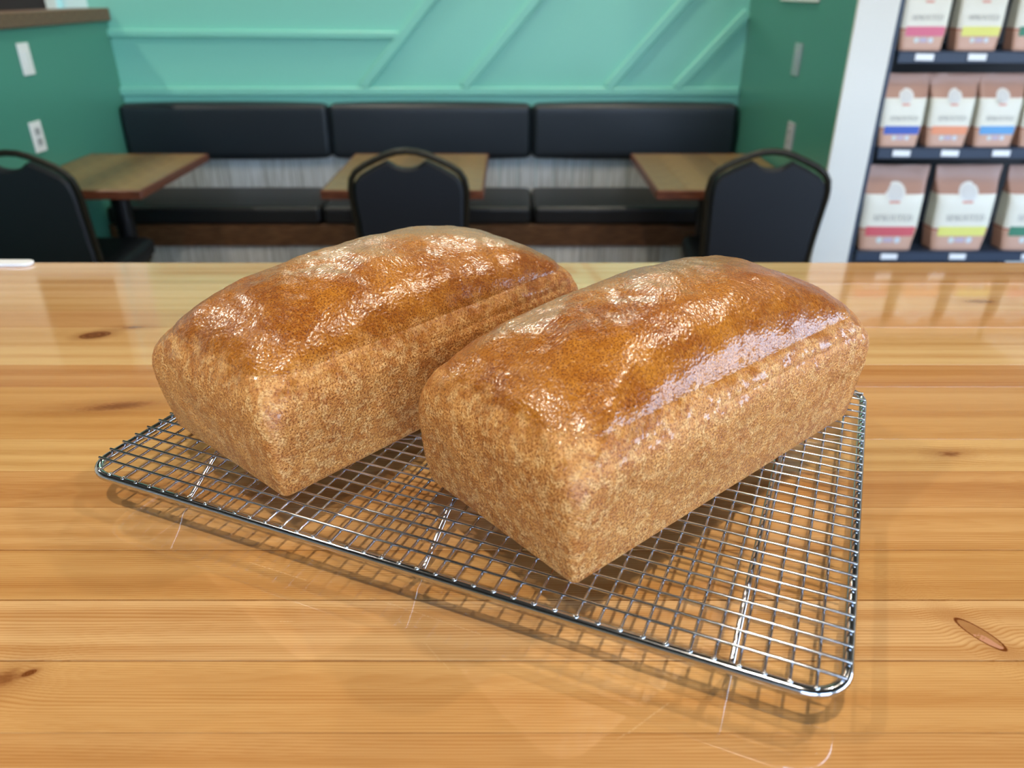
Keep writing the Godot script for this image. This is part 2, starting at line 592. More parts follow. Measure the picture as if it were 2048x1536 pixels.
func grain(k: int, w: int, hp: int, x0: float, span: float, z0: float, wide: float) -> Image:
	var tone: Array = TONES[k % TONES.size()]
	var la := Vector3(tone[0][0], tone[0][1], tone[0][2])
	var da := Vector3(tone[1][0], tone[1][1], tone[1][2])
	var lines: float = tone[2] * 1.35
	var amp: float = tone[3]
	var n1 := FastNoiseLite.new()
	n1.seed = 100 + k
	n1.frequency = 1.0
	n1.fractal_octaves = 2
	var n2 := FastNoiseLite.new()
	n2.seed = 300 + k
	n2.frequency = 1.0
	n2.fractal_octaves = 2
	var near := []
	for q in KNOTS:
		if absf(q[1] - (z0 + wide / 2.0)) < 0.045:
			near.append(q)
	var marks := []
	for q in SCRATCHES:
		if maxf(q[1], q[3]) > z0 and minf(q[1], q[3]) < z0 + wide:
			marks.append(q)
	var data := PackedByteArray()
	data.resize(w * hp * 3)
	var at := 0
	var slope := 2.4 * sin(k * 1.7)
	for j in hp:
		var v := (j + 0.5) / hp
		var z := z0 + v * wide
		var drift := n2.get_noise_2d(k * 3.1, v * 2.2) * 0.5
		for i in w:
			var x := x0 + (i + 0.5) / w * span
			var r := v * lines + n1.get_noise_2d(x * 1.7, v * 1.3 + k) * 2.2 + slope * x
			var dark := 0.0
			var pale := 0.0
			for q in near:
				var dx: float = x - q[0]
				if absf(dx) > q[2] * 6.0:
					continue
				var dz: float = z - q[1]
				var ca := cos(q[4])
				var sa := sin(q[4])
				var ex: float = (dx * ca - dz * sa) / q[2]
				var ez: float = (dx * sa + dz * ca) / q[3]
				var e := sqrt(ex * ex + ez * ez)
				r += 2.0 * clampf(ez, -3.0, 3.0) * exp(-(ex * ex * 0.12 + ez * ez * 0.25))
				if q[5] == 0:
					dark += 0.9 * smoothstep(1.15, 0.85, e) * (0.65 + 0.35 * sin(e * 14.0)) + 0.25 * smoothstep(2.2, 0.9, e)
				elif q[5] == 1:
					dark += 0.95 * smoothstep(1.08, 1.0, e) * smoothstep(0.88, 0.97, e) + 0.24 * smoothstep(1.05, 0.9, e) + 0.1 * smoothstep(3.0, 1.0, e)
					if ex > 0.05 + 0.5 * n2.get_noise_2d(x * 500.0, z * 500.0) and ex < 0.9 and ez > -0.15 and e < 0.9:
						pale = 0.85
				else:
					dark += 0.5 * smoothstep(1.2, 0.1, e + 0.35 * n2.get_noise_2d(x * 160.0, z * 700.0)) + 0.16 * smoothstep(3.2, 0.8, e)
			var f := r - floorf(r)
			var late := smoothstep(0.35, 0.9, f) * (1.0 - smoothstep(0.92, 1.0, f))
			var fibre := n2.get_noise_2d(x * 26.0, z * 1700.0)
			var g := clampf(amp * 0.98 * late + 0.16 * fibre + drift + 0.14 + 0.3 * n1.get_noise_2d(x * 2.4 + 40.0, v * 3.0), 0.0, 1.0)
			var col := la.lerp(da, g)
			if dark > 0.0:
				col = col.lerp(Vector3(104, 52, 20), minf(dark, 0.93))
			if pale > 0.0:
				col = col.lerp(Vector3(206, 150, 122), pale)
			for q in marks:
				var a := Vector2(q[0], q[1])
				var b := Vector2(q[2], q[3])
				var p := Vector2(x, z)
				var near_p := Geometry2D.get_closest_point_to_segment(p, a, b)
				var dd := p.distance_to(near_p)
				if dd < 0.0005:
					col = col.lerp(Vector3(250, 226, 190), q[4] * (1.0 - dd / 0.0005) * (0.6 + 0.4 * signf(n2.get_noise_2d(x * 900.0, z * 900.0))))
			data[at] = int(clampf(col.x, 0, 255))
			data[at + 1] = int(clampf(col.y, 0, 255))
			data[at + 2] = int(clampf(col.z, 0, 255))
			at += 3
	return Image.create_from_data(w, hp, false, Image.FORMAT_RGB8, data)

# =====================================================================================  the cooling rack
const FR := Vector2(0.1386, -0.2269)
const AX := Vector2(0.9176, 0.3975)
const BX := Vector2(0.3975, -0.9176)

func on_rack(a: float, b: float, y := 0.0) -> Vector3:
	var p := FR + AX * a + BX * b
	return Vector3(p.x, GRID + y, p.y)

func rack() -> void:
	var t := thing("cooling_rack", "chrome wire cooling rack with a fine grid under both loaves", "cooling rack")
	var a0 := -0.4345
	var a1 := 0.0012
	var b0 := -0.0042
	var b1 := 0.2965
	var r := 0.018
	var loop := []
	for q in [[a1 - r, b1 - r, 0.0], [a0 + r, b1 - r, 90.0], [a0 + r, b0 + r, 180.0], [a1 - r, b0 + r, 270.0]]:
		for i in 9:
			var w := deg_to_rad(q[2] + i * 90.0 / 8.0)
			loop.append(on_rack(q[0] + r * cos(w), q[1] + r * sin(w), -0.0044))
	part("frame", tube(loop, 0.0027, 12, true), M.chrome, t)
	# long wires on top, cross wires under them, each welded to the frame
	var count := 29
	for k in count:
		var b := 0.0062 + k * (0.2865 - 0.0062) / (count - 1)
		var inset := 0.0
		var e := minf(b - b0, b1 - b)
		if e < r:
			inset = r - sqrt(maxf(r * r - (r - e) * (r - e), 0.0))
		part("wire", tube([on_rack(a0 + inset - 0.001, b, -0.0008), on_rack((a0 + a1) / 2.0, b, -0.0008), on_rack(a1 - inset + 0.001, b, -0.0008)], 0.0008, 8), M.chrome, t)
	for k in 40:
		var a := -0.4242 + k * 0.0106
		var inset := 0.0
		var e := minf(a - a0, a1 - a)
		if e < r:
			inset = r - sqrt(maxf(r * r - (r - e) * (r - e), 0.0))
		part("cross_wire", tube([on_rack(a, b0 + inset - 0.0008, -0.0030), on_rack(a, b0 + inset + 0.004, -0.0023), on_rack(a, 0.15, -0.0023), on_rack(a, b1 - inset - 0.004, -0.0023), on_rack(a, b1 - inset + 0.0008, -0.0030)], 0.0008, 8), M.chrome, t)
		var wl := SphereMesh.new()
		wl.radius = 0.0016
		wl.height = 0.0026
		wl.radial_segments = 10
		wl.rings = 6
		part("weld", wl, M.chrome, t, on_rack(a, b0 + inset + 0.0004, -0.0022))
	# three rods below the grid, bent down to feet at both ends
	var drop := TOP - GRID
	for a in [-0.3800, -0.2130, -0.0463]:
		part("foot_rod", tube([on_rack(a, b0 + 0.002, -0.0076), on_rack(a, 0.007, -0.016), on_rack(a, 0.012, drop + 0.004), on_rack(a, 0.0165, drop + 0.0017), on_rack(a, 0.022, drop + 0.0035), on_rack(a, 0.050, -0.0075), on_rack(a, 0.056, -0.0048), on_rack(a, 0.15, -0.0047),
			on_rack(a, 0.237, -0.0048), on_rack(a, 0.243, -0.0075), on_rack(a, 0.271, drop + 0.0035), on_rack(a, 0.2765, drop + 0.0017), on_rack(a, 0.281, drop + 0.004), on_rack(a, 0.286, -0.016), on_rack(a, b1 - 0.002, -0.0076)], 0.0016, 10), M.chrome, t)

# =====================================================================================  the bread
func crust_mat(top: bool) -> StandardMaterial3D:
	var m := mat(Color.WHITE, 0.3 if top else 0.42)
	m.vertex_color_use_as_albedo = true
	m.uv1_triplanar = true
	m.uv1_scale = Vector3(22, 22, 22)
	m.uv1_triplanar_sharpness = 3.0
	if top:
		m.albedo_texture = noise_tex(512, 0.05, FastNoiseLite.TYPE_SIMPLEX_SMOOTH, [c8(190, 172, 146), c8(238, 232, 220), c8(255, 255, 250)], [0.22, 0.5, 0.8], 21, 5)
		m.clearcoat_enabled = true
		m.clearcoat = 0.48
		m.clearcoat_roughness = 0.15
		m.heightmap_enabled = true
		m.heightmap_texture = noise_tex(512, 0.06, FastNoiseLite.TYPE_SIMPLEX_SMOOTH, [], [], 31, 4)
		m.heightmap_scale = 0.015
	else:
		m.albedo_texture = noise_tex(512, 0.045, FastNoiseLite.TYPE_SIMPLEX_SMOOTH, [c8(192, 164, 132), c8(234, 222, 206), c8(255, 255, 250)], [0.2, 0.46, 0.72], 22, 5)
		m.heightmap_enabled = true
		m.heightmap_texture = noise_tex(512, 0.05, FastNoiseLite.TYPE_SIMPLEX_SMOOTH, [], [], 32, 4)
		m.heightmap_scale = 0.05
	m.detail_enabled = true
	m.detail_blend_mode = BaseMaterial3D.BLEND_MODE_MUL
	var pores := noise_tex(512, 0.06, FastNoiseLite.TYPE_CELLULAR, [c8(96, 58, 32), c8(226, 212, 192), Color.WHITE], [0.02, 0.17, 0.27], 51, 1)
	pores.noise.cellular_return_type = FastNoiseLite.RETURN_DISTANCE
	pores.noise.cellular_jitter = 1.0
	m.detail_albedo = pores
	return m

func loaves() -> void:
	var top := crust_mat(true)
	var side := crust_mat(false)
	# centre, turn, half length, half width, flare of both, ridge, dome, exponents, roundness
	loaf("glossy golden brown pan loaf in front, whole long side in view", Vector2(0.0888, -0.4131), -0.707, [0.136, 0.0643, 0.0082, 0.0050, 0.074, 0.0365, 2.35, 1.20, 2.74], 7, top, side)
	loaf("glossy golden brown pan loaf behind, partly hidden by the nearer loaf", Vector2(-0.087, -0.4945), -0.8417, [0.1385, 0.0675, 0.0086, 0.0065, 0.0702, 0.0349, 2.45, 1.31, 2.8], 8, top, side)

func outline(t: float, a: float, b: float, r: float) -> Vector2:
	# point at the share t round a rectangle a by b (half sizes) with corners of radius r, starting at +x
	var ls := [b - r, PI / 2 * r, 2 * (a - r), PI / 2 * r, 2 * (b - r), PI / 2 * r, 2 * (a - r), PI / 2 * r, b - r]
	var total := 0.0
	for l in ls:
		total += l
	var s := t * total
	var k := 0
	while k < 8 and s > ls[k]:
		s -= ls[k]
		k += 1
	match k:
		0: return Vector2(a, s)
		1: return Vector2(a - r, b - r) + Vector2.from_angle(s / r) * r
		2: return Vector2(a - r - s, b)
		3: return Vector2(-a + r, b - r) + Vector2.from_angle(PI / 2 + s / r) * r
		4: return Vector2(-a, b - r - s)
		5: return Vector2(-a + r, -b + r) + Vector2.from_angle(PI + s / r) * r
		6: return Vector2(-a + r + s, -b)
		7: return Vector2(a - r, -b + r) + Vector2.from_angle(1.5 * PI + s / r) * r
	return Vector2(a, -b + r + s)

func loaf(label: String, at: Vector2, turn: float, P: Array, sd: int, top: Material, side: Material) -> void:
	var N := 1000
	var SIDE := 70
	var DOME := 170
	var a0: float = P[0]
	var b0: float = P[1]
	var hs: float = P[4]
	var hd: float = P[5]
	var n := FastNoiseLite.new()
	n.seed = sd
	n.frequency = 1.0
	n.fractal_octaves = 3
	var vs := PackedVector3Array()
	var cols := PackedColorArray()
	var tops := PackedByteArray()
	var share := PackedFloat32Array()     # how far round each column stands
	for i in N:
		share.append(float(i) / N)
	var rows := SIDE + DOME
	for j in rows:
		for i in N:
			var p: Vector3
			var level: float               # 0 at the bottom, 1 at the shoulder, 2 at the crown
			if j < SIDE:
				# up the side: flare from the bottom, widest at about two thirds, then in over the ridge
				var k := float(j) / SIDE * 1.055
				level = float(j) / SIDE
				var under := 0.004 * pow(maxf(0.0, 1.0 - k / 0.07), 2.0)
				var flare := pow(maxf(0.0, 1.0 - k / 0.72), 1.35)
				var turn_in := 0.0085 * pow(maxf(0.0, (k - 0.72) / 0.335), 2.6) + 0.0010 * exp(-pow((k - 0.90) / 0.035, 2.0)) * (0.5 + 0.5 * sin(share[i] * 9.0))
				var rad := 0.0036 + 0.0175 * k * k / 1.113
				var o := outline(share[i], a0 - P[2] * flare - turn_in - under, b0 - P[3] * flare - turn_in - under, rad)
				p = Vector3(o.x, k * hs, o.y)
			else:
				var q := float(j - SIDE) / (DOME - 1)
				level = 1.0 + q
				var rho := cos(q * PI / 2.0) if q < 1.0 else 0.0
				# rings that turn from the pan's outline into ovals towards the crown
				var o := outline(share[i], a0 - 0.0085, b0 - 0.0085, 0.022)
				var w := atan2(o.y / b0, o.x / a0)
				var far := pow(pow(absf(cos(w)), P[8]) + pow(absf(sin(w)), P[8]), -1.0 / P[8])
				o = Vector2(a0 * far * cos(w), b0 * far * sin(w)).lerp(o, rho * rho * rho)
				var y := hs * 1.055 + hd * pow(maxf(0.0, 1.0 - pow(rho, P[6])), 1.0 / P[7])
				p = Vector3(o.x * rho, y, o.y * rho)
			# dents and swellings of the dough
			var bump := n.get_noise_3d(p.x * 22.0, p.y * 22.0, p.z * 22.0) * 0.0017
			bump += n.get_noise_3d(p.x * 95.0 + 9.0, p.y * 95.0, p.z * 95.0) * 0.0002
			bump += n.get_noise_3d(p.x * 480.0, p.y * 480.0 + 5.0, p.z * 480.0) * 0.00027
			if j > 1:
				var out := Vector3(p.x / a0, maxf(0.0, (p.y - hs * 0.8) / hd) * 2.0, p.z / b0 * 1.4)
				p += out.normalized() * bump * minf(1.0, level * 2.0)
			vs.append(p)
			# baked colour: pale mottled sides, brown top, an uneven border at the shoulder
			var edge := level + 0.10 * n.get_noise_3d(p.x * 40.0, p.y * 40.0 + 7.0, p.z * 40.0) + 0.05 * n.get_noise_3d(p.x * 160.0, p.y * 160.0, p.z * 160.0)
			var blot := n.get_noise_3d(p.x * 70.0 + 3.0, p.y * 90.0, p.z * 70.0)
			var blot2 := n.get_noise_3d(p.x * 210.0, p.y * 210.0 + 11.0, p.z * 210.0)
			var blot3 := n.get_noise_3d(p.x * 150.0, p.y * 150.0 + 21.0, p.z * 150.0)
			var wide := n.get_noise_3d(p.x * 16.0 + 30.0, p.y * 16.0, p.z * 16.0)
			var s := lin(222, 164, 94).lerp(lin(194, 128, 62), clampf(0.45 + 1.1 * blot + 0.5 * wide, 0.0, 1.0)).lerp(lin(240, 198, 136), clampf(3.4 * (blot3 - 0.06) + 0.6 * wide, 0.0, 0.65))
			var u := lin(192, 122, 38).lerp(lin(162, 92, 22), clampf(0.45 + 1.3 * wide + 0.6 * blot, 0.0, 1.0)).lerp(lin(206, 140, 62), clampf(1.6 * (blot2 - 0.05), 0.0, 0.55))
			var f := smoothstep(0.84, 1.2, edge + 0.16 * blot)
			cols.append(s.lerp(u, f))
			tops.append(1 if edge + 0.3 * blot2 + 0.25 * blot > 0.99 else 0)
	# the bottom and crown are closed by single points
	var low := vs.size()
	vs.append(Vector3(0, 0.0008, 0))
	cols.append(lin(170, 110, 60))
	var idx := [PackedInt32Array(), PackedInt32Array()]
	var normal := PackedVector3Array()
	normal.resize(vs.size())
	for j in rows - 1:
		for i in N:
			var a := j * N + i
			var b := j * N + (i + 1) % N
			var c := (j + 1) * N + (i + 1) % N
			var d := (j + 1) * N + i
			# the outline runs from +x to +z, which is clockwise from above
			var fn := (vs[c] - vs[a]).cross(vs[b] - vs[d])
			if fn.dot(Vector3(vs[a].x, 0.02, vs[a].z)) < 0 and j < rows - 2:
				fn = -fn
			for q in [a, b, c, d]:
				normal[q] += fn
			idx[tops[a]].append_array(PackedInt32Array([a, b, c, a, c, d]))
	for i in N:
		idx[0].append_array(PackedInt32Array([low, (i + 1) % N, i]))
		normal[i] += Vector3(0, -1e-7, 0)
	normal[low] = Vector3.DOWN
	for i in normal.size():
		normal[i] = normal[i].normalized() if normal[i].length() > 1e-14 else Vector3.UP
	var m := ArrayMesh.new()
	for k in 2:
		var ar := []
		ar.resize(Mesh.ARRAY_MAX)
		ar[Mesh.ARRAY_VERTEX] = vs
		ar[Mesh.ARRAY_NORMAL] = normal
		ar[Mesh.ARRAY_COLOR] = cols
		ar[Mesh.ARRAY_INDEX] = idx[k]
		m.add_surface_from_arrays(Mesh.PRIMITIVE_TRIANGLES, ar)
		m.surface_set_material(k, top if k == 1 else side)
	var o := MeshInstance3D.new()
	o.name = numbered("bread_loaf")
	o.mesh = m
	add_child(o)
	o.position = Vector3(at.x, GRID, at.y)
	o.rotation.y = -turn
	tag(o, label, "bread", "loaves on the rack")

# =====================================================================================  the nook
func nook() -> void:
	# the banquette
	var t := thing("banquette_bench", "long banquette with black vinyl back and seat cushions along the green wall", "bench", Vector3(0, 0, 0))
	var xs := [-1.925, -0.903, 0.098, 1.112]
	for k in 3:
		var w: float = xs[k + 1] - xs[k] - 0.012
		var cx: float = (xs[k] + xs[k + 1]) / 2.0
		part("back_cushion", soft_box(Vector3(w, 0.252, 0.09), 0.022, 0.012), M.vinyl, t, Vector3(cx, 0.79, -3.992))
		part("seat_cushion", soft_box(Vector3(w, 0.085, 0.42), 0.02, 0.006), M.vinyl_seat, t, Vector3(cx, 0.462, -3.815))
	part("front_rail", box(3.04, 0.105, 0.025, 0.004), M.rail, t, Vector3(-0.405, 0.365, -3.622))
	part("base", box(3.03, 0.41, 0.38, 0.002), M.body, t, Vector3(-0.405, 0.208, -3.84))
	var x := -1.92
	var k := 0
	while x < 1.1:
		var w := minf(0.094, 1.112 - x)
		part("base_board", box(w - 0.002, 0.305, 0.014, 0.002), M.wash[(k * 5 + 1) % 4], t, Vector3(x + w / 2, 0.156, -3.642))
		x += 0.094
		k += 1
	# the tables
	cafe_table(-1.656, 0.536, "wooden pedestal table nearest the half wall, pushed up to the banquette")
	cafe_table(-0.412, 0.612, "wooden pedestal table in the middle of the banquette")
	cafe_table(0.828, 0.572, "wooden pedestal table nearest the flour shelf, beside the green partition")
	# the chairs
	banquet_chair(Vector3(-1.715, 0, -2.77), 0.04, "black vinyl banquet chair cut off by the left edge, at the half-wall table")
	banquet_chair(Vector3(-0.362, 0, -2.80), 0.0, "black vinyl banquet chair at the middle table, behind the loaves")
	banquet_chair(Vector3(0.902, 0, -2.79), -0.10, "black vinyl banquet chair near the white column and flour shelf")

func cafe_table(x: float, w: float, label: String) -> void:
	var t := thing("cafe_table", label, "table", Vector3(x, 0, -3.245), 0.0, "tables along the banquette")
	for k in 5:
		part("board", box((w - 0.012) / 5.0 - 0.0004, 0.03, 0.70, 0.002), M.table[k * 2 % 3], t, Vector3((k - 2) * (w - 0.012) / 5.0, 0.735, 0))
	part("front_edge", box(w, 0.034, 0.014, 0.003), M.table_edge, t, Vector3(0, 0.733, 0.357))
	part("back_edge", box(w, 0.034, 0.014, 0.003), M.table_edge, t, Vector3(0, 0.733, -0.357))
	for s in [-1.0, 1.0]:
		part("side_edge", box(0.012, 0.034, 0.70, 0.003), M.table_edge, t, Vector3(s * (w / 2.0 - 0.006), 0.733, 0))
	part("top_plate", box(0.3, 0.012, 0.3, 0.003), M.black_metal, t, Vector3(0, 0.712, 0))
	part("column", lathe([[0.0, 0.03], [0.06, 0.03], [0.045, 0.06], [0.038, 0.1], [0.038, 0.66], [0.06, 0.706], [0.0, 0.706]]), M.black_metal, t)
	part("base", lathe([[0.0, 0.0], [0.24, 0.0], [0.24, 0.012], [0.1, 0.03], [0.0, 0.04]], 40), M.black_metal, t)

var chair_meshes := {}
func banquet_chair(at: Vector3, turn: float, label: String) -> void:
	var t := thing("banquet_chair", label, "chair", at, turn, "chairs facing the banquette")
	if chair_meshes.is_empty():
		# the back: outline in x, y; it leans towards the counter
		var lean := func(x: float, y: float) -> Vector3:
			return Vector3(x, y, 0.02 + 0.10 * maxf(0.0, y - 0.44) / 0.48 - 0.02 * cos(x / 0.21 * PI / 2.0))
		var half := [Vector2(0.186, 0.44), Vector2(0.190, 0.55), Vector2(0.197, 0.68), Vector2(0.203, 0.77), Vector2(0.202, 0.80), Vector2(0.196, 0.832), Vector2(0.180, 0.857), Vector2(0.150, 0.878), Vector2(0.11, 0.897), Vector2(0.07, 0.914), Vector2(0.035, 0.924), Vector2(0.0, 0.927)]
		var arc := []
		for k in half.size():
			arc.append(lean.call(-half[k].x, half[k].y))
		for k in range(half.size() - 2, -1, -1):
			arc.append(lean.call(half[k].x, half[k].y))
		chair_meshes.frame = tube(arc, 0.0115, 10)
		var pad := PackedVector2Array()
		var inside := [Vector2(0.178, 0.47), Vector2(0.183, 0.6), Vector2(0.192, 0.77), Vector2(0.190, 0.803), Vector2(0.183, 0.826), Vector2(0.166, 0.846), Vector2(0.12, 0.872), Vector2(0.068, 0.896), Vector2(0.054, 0.888), Vector2(0.036, 0.876), Vector2(0.016, 0.870), Vector2(0.0, 0.869)]
		for k in inside.size():
			pad.append(inside[k])
		for k in range(inside.size() - 2, -1, -1):
			pad.append(Vector2(-inside[k].x, inside[k].y))
		var flat := slab(pad, 0.042, 0.010)
		var sf := flat.surface_get_arrays(0)
		var pv: PackedVector3Array = sf[Mesh.ARRAY_VERTEX]
		for k in pv.size():
			pv[k].z += lean.call(pv[k].x, pv[k].y).z
		var bent := ArrayMesh.new()
		sf[Mesh.ARRAY_VERTEX] = pv
		bent.add_surface_from_arrays(Mesh.PRIMITIVE_TRIANGLES, sf)
		chair_meshes.pad = bent
		chair_meshes.seat = soft_box(Vector3(0.42, 0.075, 0.41), 0.026, 0.014)
		chair_meshes.seat_frame = box(0.39, 0.03, 0.38, 0.006)
		chair_meshes.leg = tube([Vector3(0, 0, 0), Vector3(0, 0.42, 0)], 0.011, 10)
	part("back_frame", chair_meshes.frame, M.bronze, t)
	part("backrest", chair_meshes.pad, M.chair_vinyl, t)
	part("seat", chair_meshes.seat, M.chair_vinyl, t, Vector3(0, 0.447, -0.21))
	part("seat_frame", chair_meshes.seat_frame, M.bronze, t, Vector3(0, 0.405, -0.21))
	for s in [-1.0, 1.0]:
		part("leg", tube([Vector3(s * 0.195, 0.008, 0.07), Vector3(s * 0.188, 0.25, 0.025), Vector3(s * 0.186, 0.45, 0.02)], 0.011, 10), M.bronze, t)
		part("leg", tube([Vector3(s * 0.19, 0.008, -0.40), Vector3(s * 0.18, 0.25, -0.385), Vector3(s * 0.18, 0.40, -0.37)], 0.011, 10), M.bronze, t)

# =====================================================================================  shelf and flour bags
const LEVELS := [0.20, 0.550, 0.925, 1.236, 1.535, 1.83]

func shelf_and_bags() -> void:
	var t := thing("display_shelf", "tall black display shelf filled with rows of flour bags", "shelf", Vector3(0, 0, 0))
	var x0 := 1.258
	var x1 := 2.12
	for x in [x0 + 0.0085, x1]:
		part("upright", box(0.017, 2.25, 0.02, 0.003), M.shelf, t, Vector3(x, 1.125, -2.79))
		part("upright", box(0.017, 2.25, 0.02, 0.003), M.shelf, t, Vector3(x, 1.125, -3.2))
	part("back_panel", box(x1 - x0, 2.2, 0.012, 0.002), M.shelf_dark, t, Vector3((x0 + x1) / 2, 1.1, -3.225))
	var tags := [[], [1.405, 1.66, 1.93], [1.365, 1.535, 1.715], [1.37, 1.545, 1.75], [1.38, 1.6, 1.8], [1.4, 1.6]]
	for k in LEVELS.size():
		var y: float = LEVELS[k]
		var s := part("shelf_board", box(x1 - x0 - 0.03, 0.016, 0.42, 0.002), M.shelf, t, Vector3((x0 + x1) / 2 + 0.01, y - 0.008, -2.985))
		part("lip", box(x1 - x0 - 0.03, 0.034, 0.006, 0.002), M.shelf, s, Vector3(0, -0.012, 0.213))
		for x in tags[k]:
			part("price_tag", box(0.062, 0.021, 0.0025, 0.001), M.tag, s, Vector3(x - (x0 + x1) / 2 - 0.01, -0.010, 0.2178), Vector3(-0.1, 0, 0.02 * sin(x * 40.0)))
	part("top_board", box(x1 - x0, 0.02, 0.44, 0.003), M.shelf, t, Vector3((x0 + x1) / 2, 2.26, -2.99))
	var RED := c8(206, 84, 92)
	var PINK := c8(216, 106, 132)
	var YEL := c8(224, 222, 112)
	var GRN := c8(48, 124, 92)
	var BLU := c8(52, 88, 180)
	var ORA := c8(232, 148, 104)
	var SKY := c8(88, 156, 208)
	var rows := [
		[1, 0.212, 0.09, 0.303, [[1.395, RED, "large flour bag with a red band, bottom row beside the white column", -0.02], [1.660, YEL, "large flour bag with a yellow band, bottom row of the shelf", 0.02], [1.925, GRN, "large flour bag with a green band, bottom row, cut off by the picture edge", 0.0]]],
		[2, 0.146, 0.07, 0.238, [[1.356, BLU, "small flour bag with a dark blue band, middle row beside the white column", 0.0], [1.523, ORA, "small flour bag with an orange band in the middle row", -0.02], [1.688, SKY, "small flour bag with a light blue band in the middle row", 0.02], [1.85, ORA, "small flour bag at the cut-off end of the middle row", 0.0]]],
		[3, 0.150, 0.072, 0.250, [[1.362, PINK, "flour bag with a pink band, top row in view beside the white column", -0.04], [1.545, YEL, "flour bag with a yellow band in the top row in view", 0.0], [1.735, GRN, "flour bag with a green band at the cut-off end of the top row in view", 0.0]]],
		[4, 0.150, 0.072, 0.240, [[1.372, ORA, "flour bag with an orange band above the frame, mirrored first in the counter", 0.0], [1.57, YEL, "flour bag with a yellow band above the frame, lower mirrored row", 0.0], [1.77, SKY, "flour bag with a blue band above the frame, lower mirrored row", 0.0], [1.97, RED, "flour bag with a red band above the frame, lower mirrored row", 0.0]]],
		[5, 0.155, 0.072, 0.240, [[1.372, RED, "flour bag with a red band on the uppermost shelf, mirrored in the counter", 0.0], [1.57, ORA, "flour bag with an orange band on the uppermost shelf, mirrored in the counter", 0.0], [1.77, YEL, "flour bag with a yellow band on the uppermost shelf, mirrored in the counter", 0.0], [1.97, PINK, "flour bag with a pink band on the uppermost shelf, mirrored in the counter", 0.0]]],
	]
	for r in rows:
		for b in r[4]:
			flour_bag(Vector3(b[0], LEVELS[r[0]], -2.785 - r[2] / 2.0), b[3], r[1], r[2], r[3], b[1], b[2], int(b[0] * 1000.0))

func bag_section(y: float, w: float, d: float) -> Vector2:
	# half width and half depth at the share y of the height
	var hw := w / 2.0 * (0.94 + 0.10 * smoothstep(0.0, 0.3, y) + 0.10 * smoothstep(0.55, 1.0, y))
	var hd := d / 2.0 * (1.0 - 0.12 * y - 0.78 * smoothstep(0.6, 0.9, y)) 
	return Vector2(hw, maxf(hd, 0.003))

func bag_front(x: float, y: float, w: float, d: float, h: float, sd: int) -> Vector3:
	var s := bag_section(y, w, d)
	var k := clampf(absf(x) / s.x, 0.0, 1.0)
	var fold := 0.003 * sin(x * 55.0 + y * 9.0 + sd) * smoothstep(0.5, 0.9, y)
	return Vector3(x, y * h, s.y * sqrt(sqrt(maxf(0.0, 1.0 - pow(k, 6.0)))) - 0.012 * y + fold)

func bag_patch(x0: float, x1: float, y0: float, y1: float, w: float, d: float, h: float, sd: int, out: float) -> ArrayMesh:
	var st := SurfaceTool.new()
	st.begin(Mesh.PRIMITIVE_TRIANGLES)
	var o := Vector3(0, 0, out)
	var nx := 10
	var ny := 3
	for i in nx:
		for j in ny:
			var q := []
			for e in [[i, j], [i + 1, j], [i + 1, j + 1], [i, j + 1]]:
				q.append(bag_front(lerpf(x0, x1, float(e[0]) / nx), lerpf(y0, y1, float(e[1]) / ny), w, d, h, sd) + o)
			quad(st, q[0], q[1], q[2], q[3])
	st.generate_normals()
	return st.commit()

func bag_disc(cx: float, cy: float, r: float, w: float, d: float, h: float, sd: int, out: float) -> ArrayMesh:
	var st := SurfaceTool.new()
	st.begin(Mesh.PRIMITIVE_TRIANGLES)
	var o := Vector3(0, 0, out)
	for k in 24:
		var a := TAU * k / 24.0
		var b := TAU * (k + 1) / 24.0
		tri(st, bag_front(cx, cy, w, d, h, sd) + o, bag_front(cx + r * cos(a), cy + r * sin(a) / h, w, d, h, sd) + o, bag_front(cx + r * cos(b), cy + r * sin(b) / h, w, d, h, sd) + o)
	st.generate_normals()
	return st.commit()

var bag_mat: StandardMaterial3D
var band_mats := {}
func flat_mat(c: Color) -> StandardMaterial3D:
	if not band_mats.has(c):
		band_mats[c] = mat(c, 0.45)
	return band_mats[c]

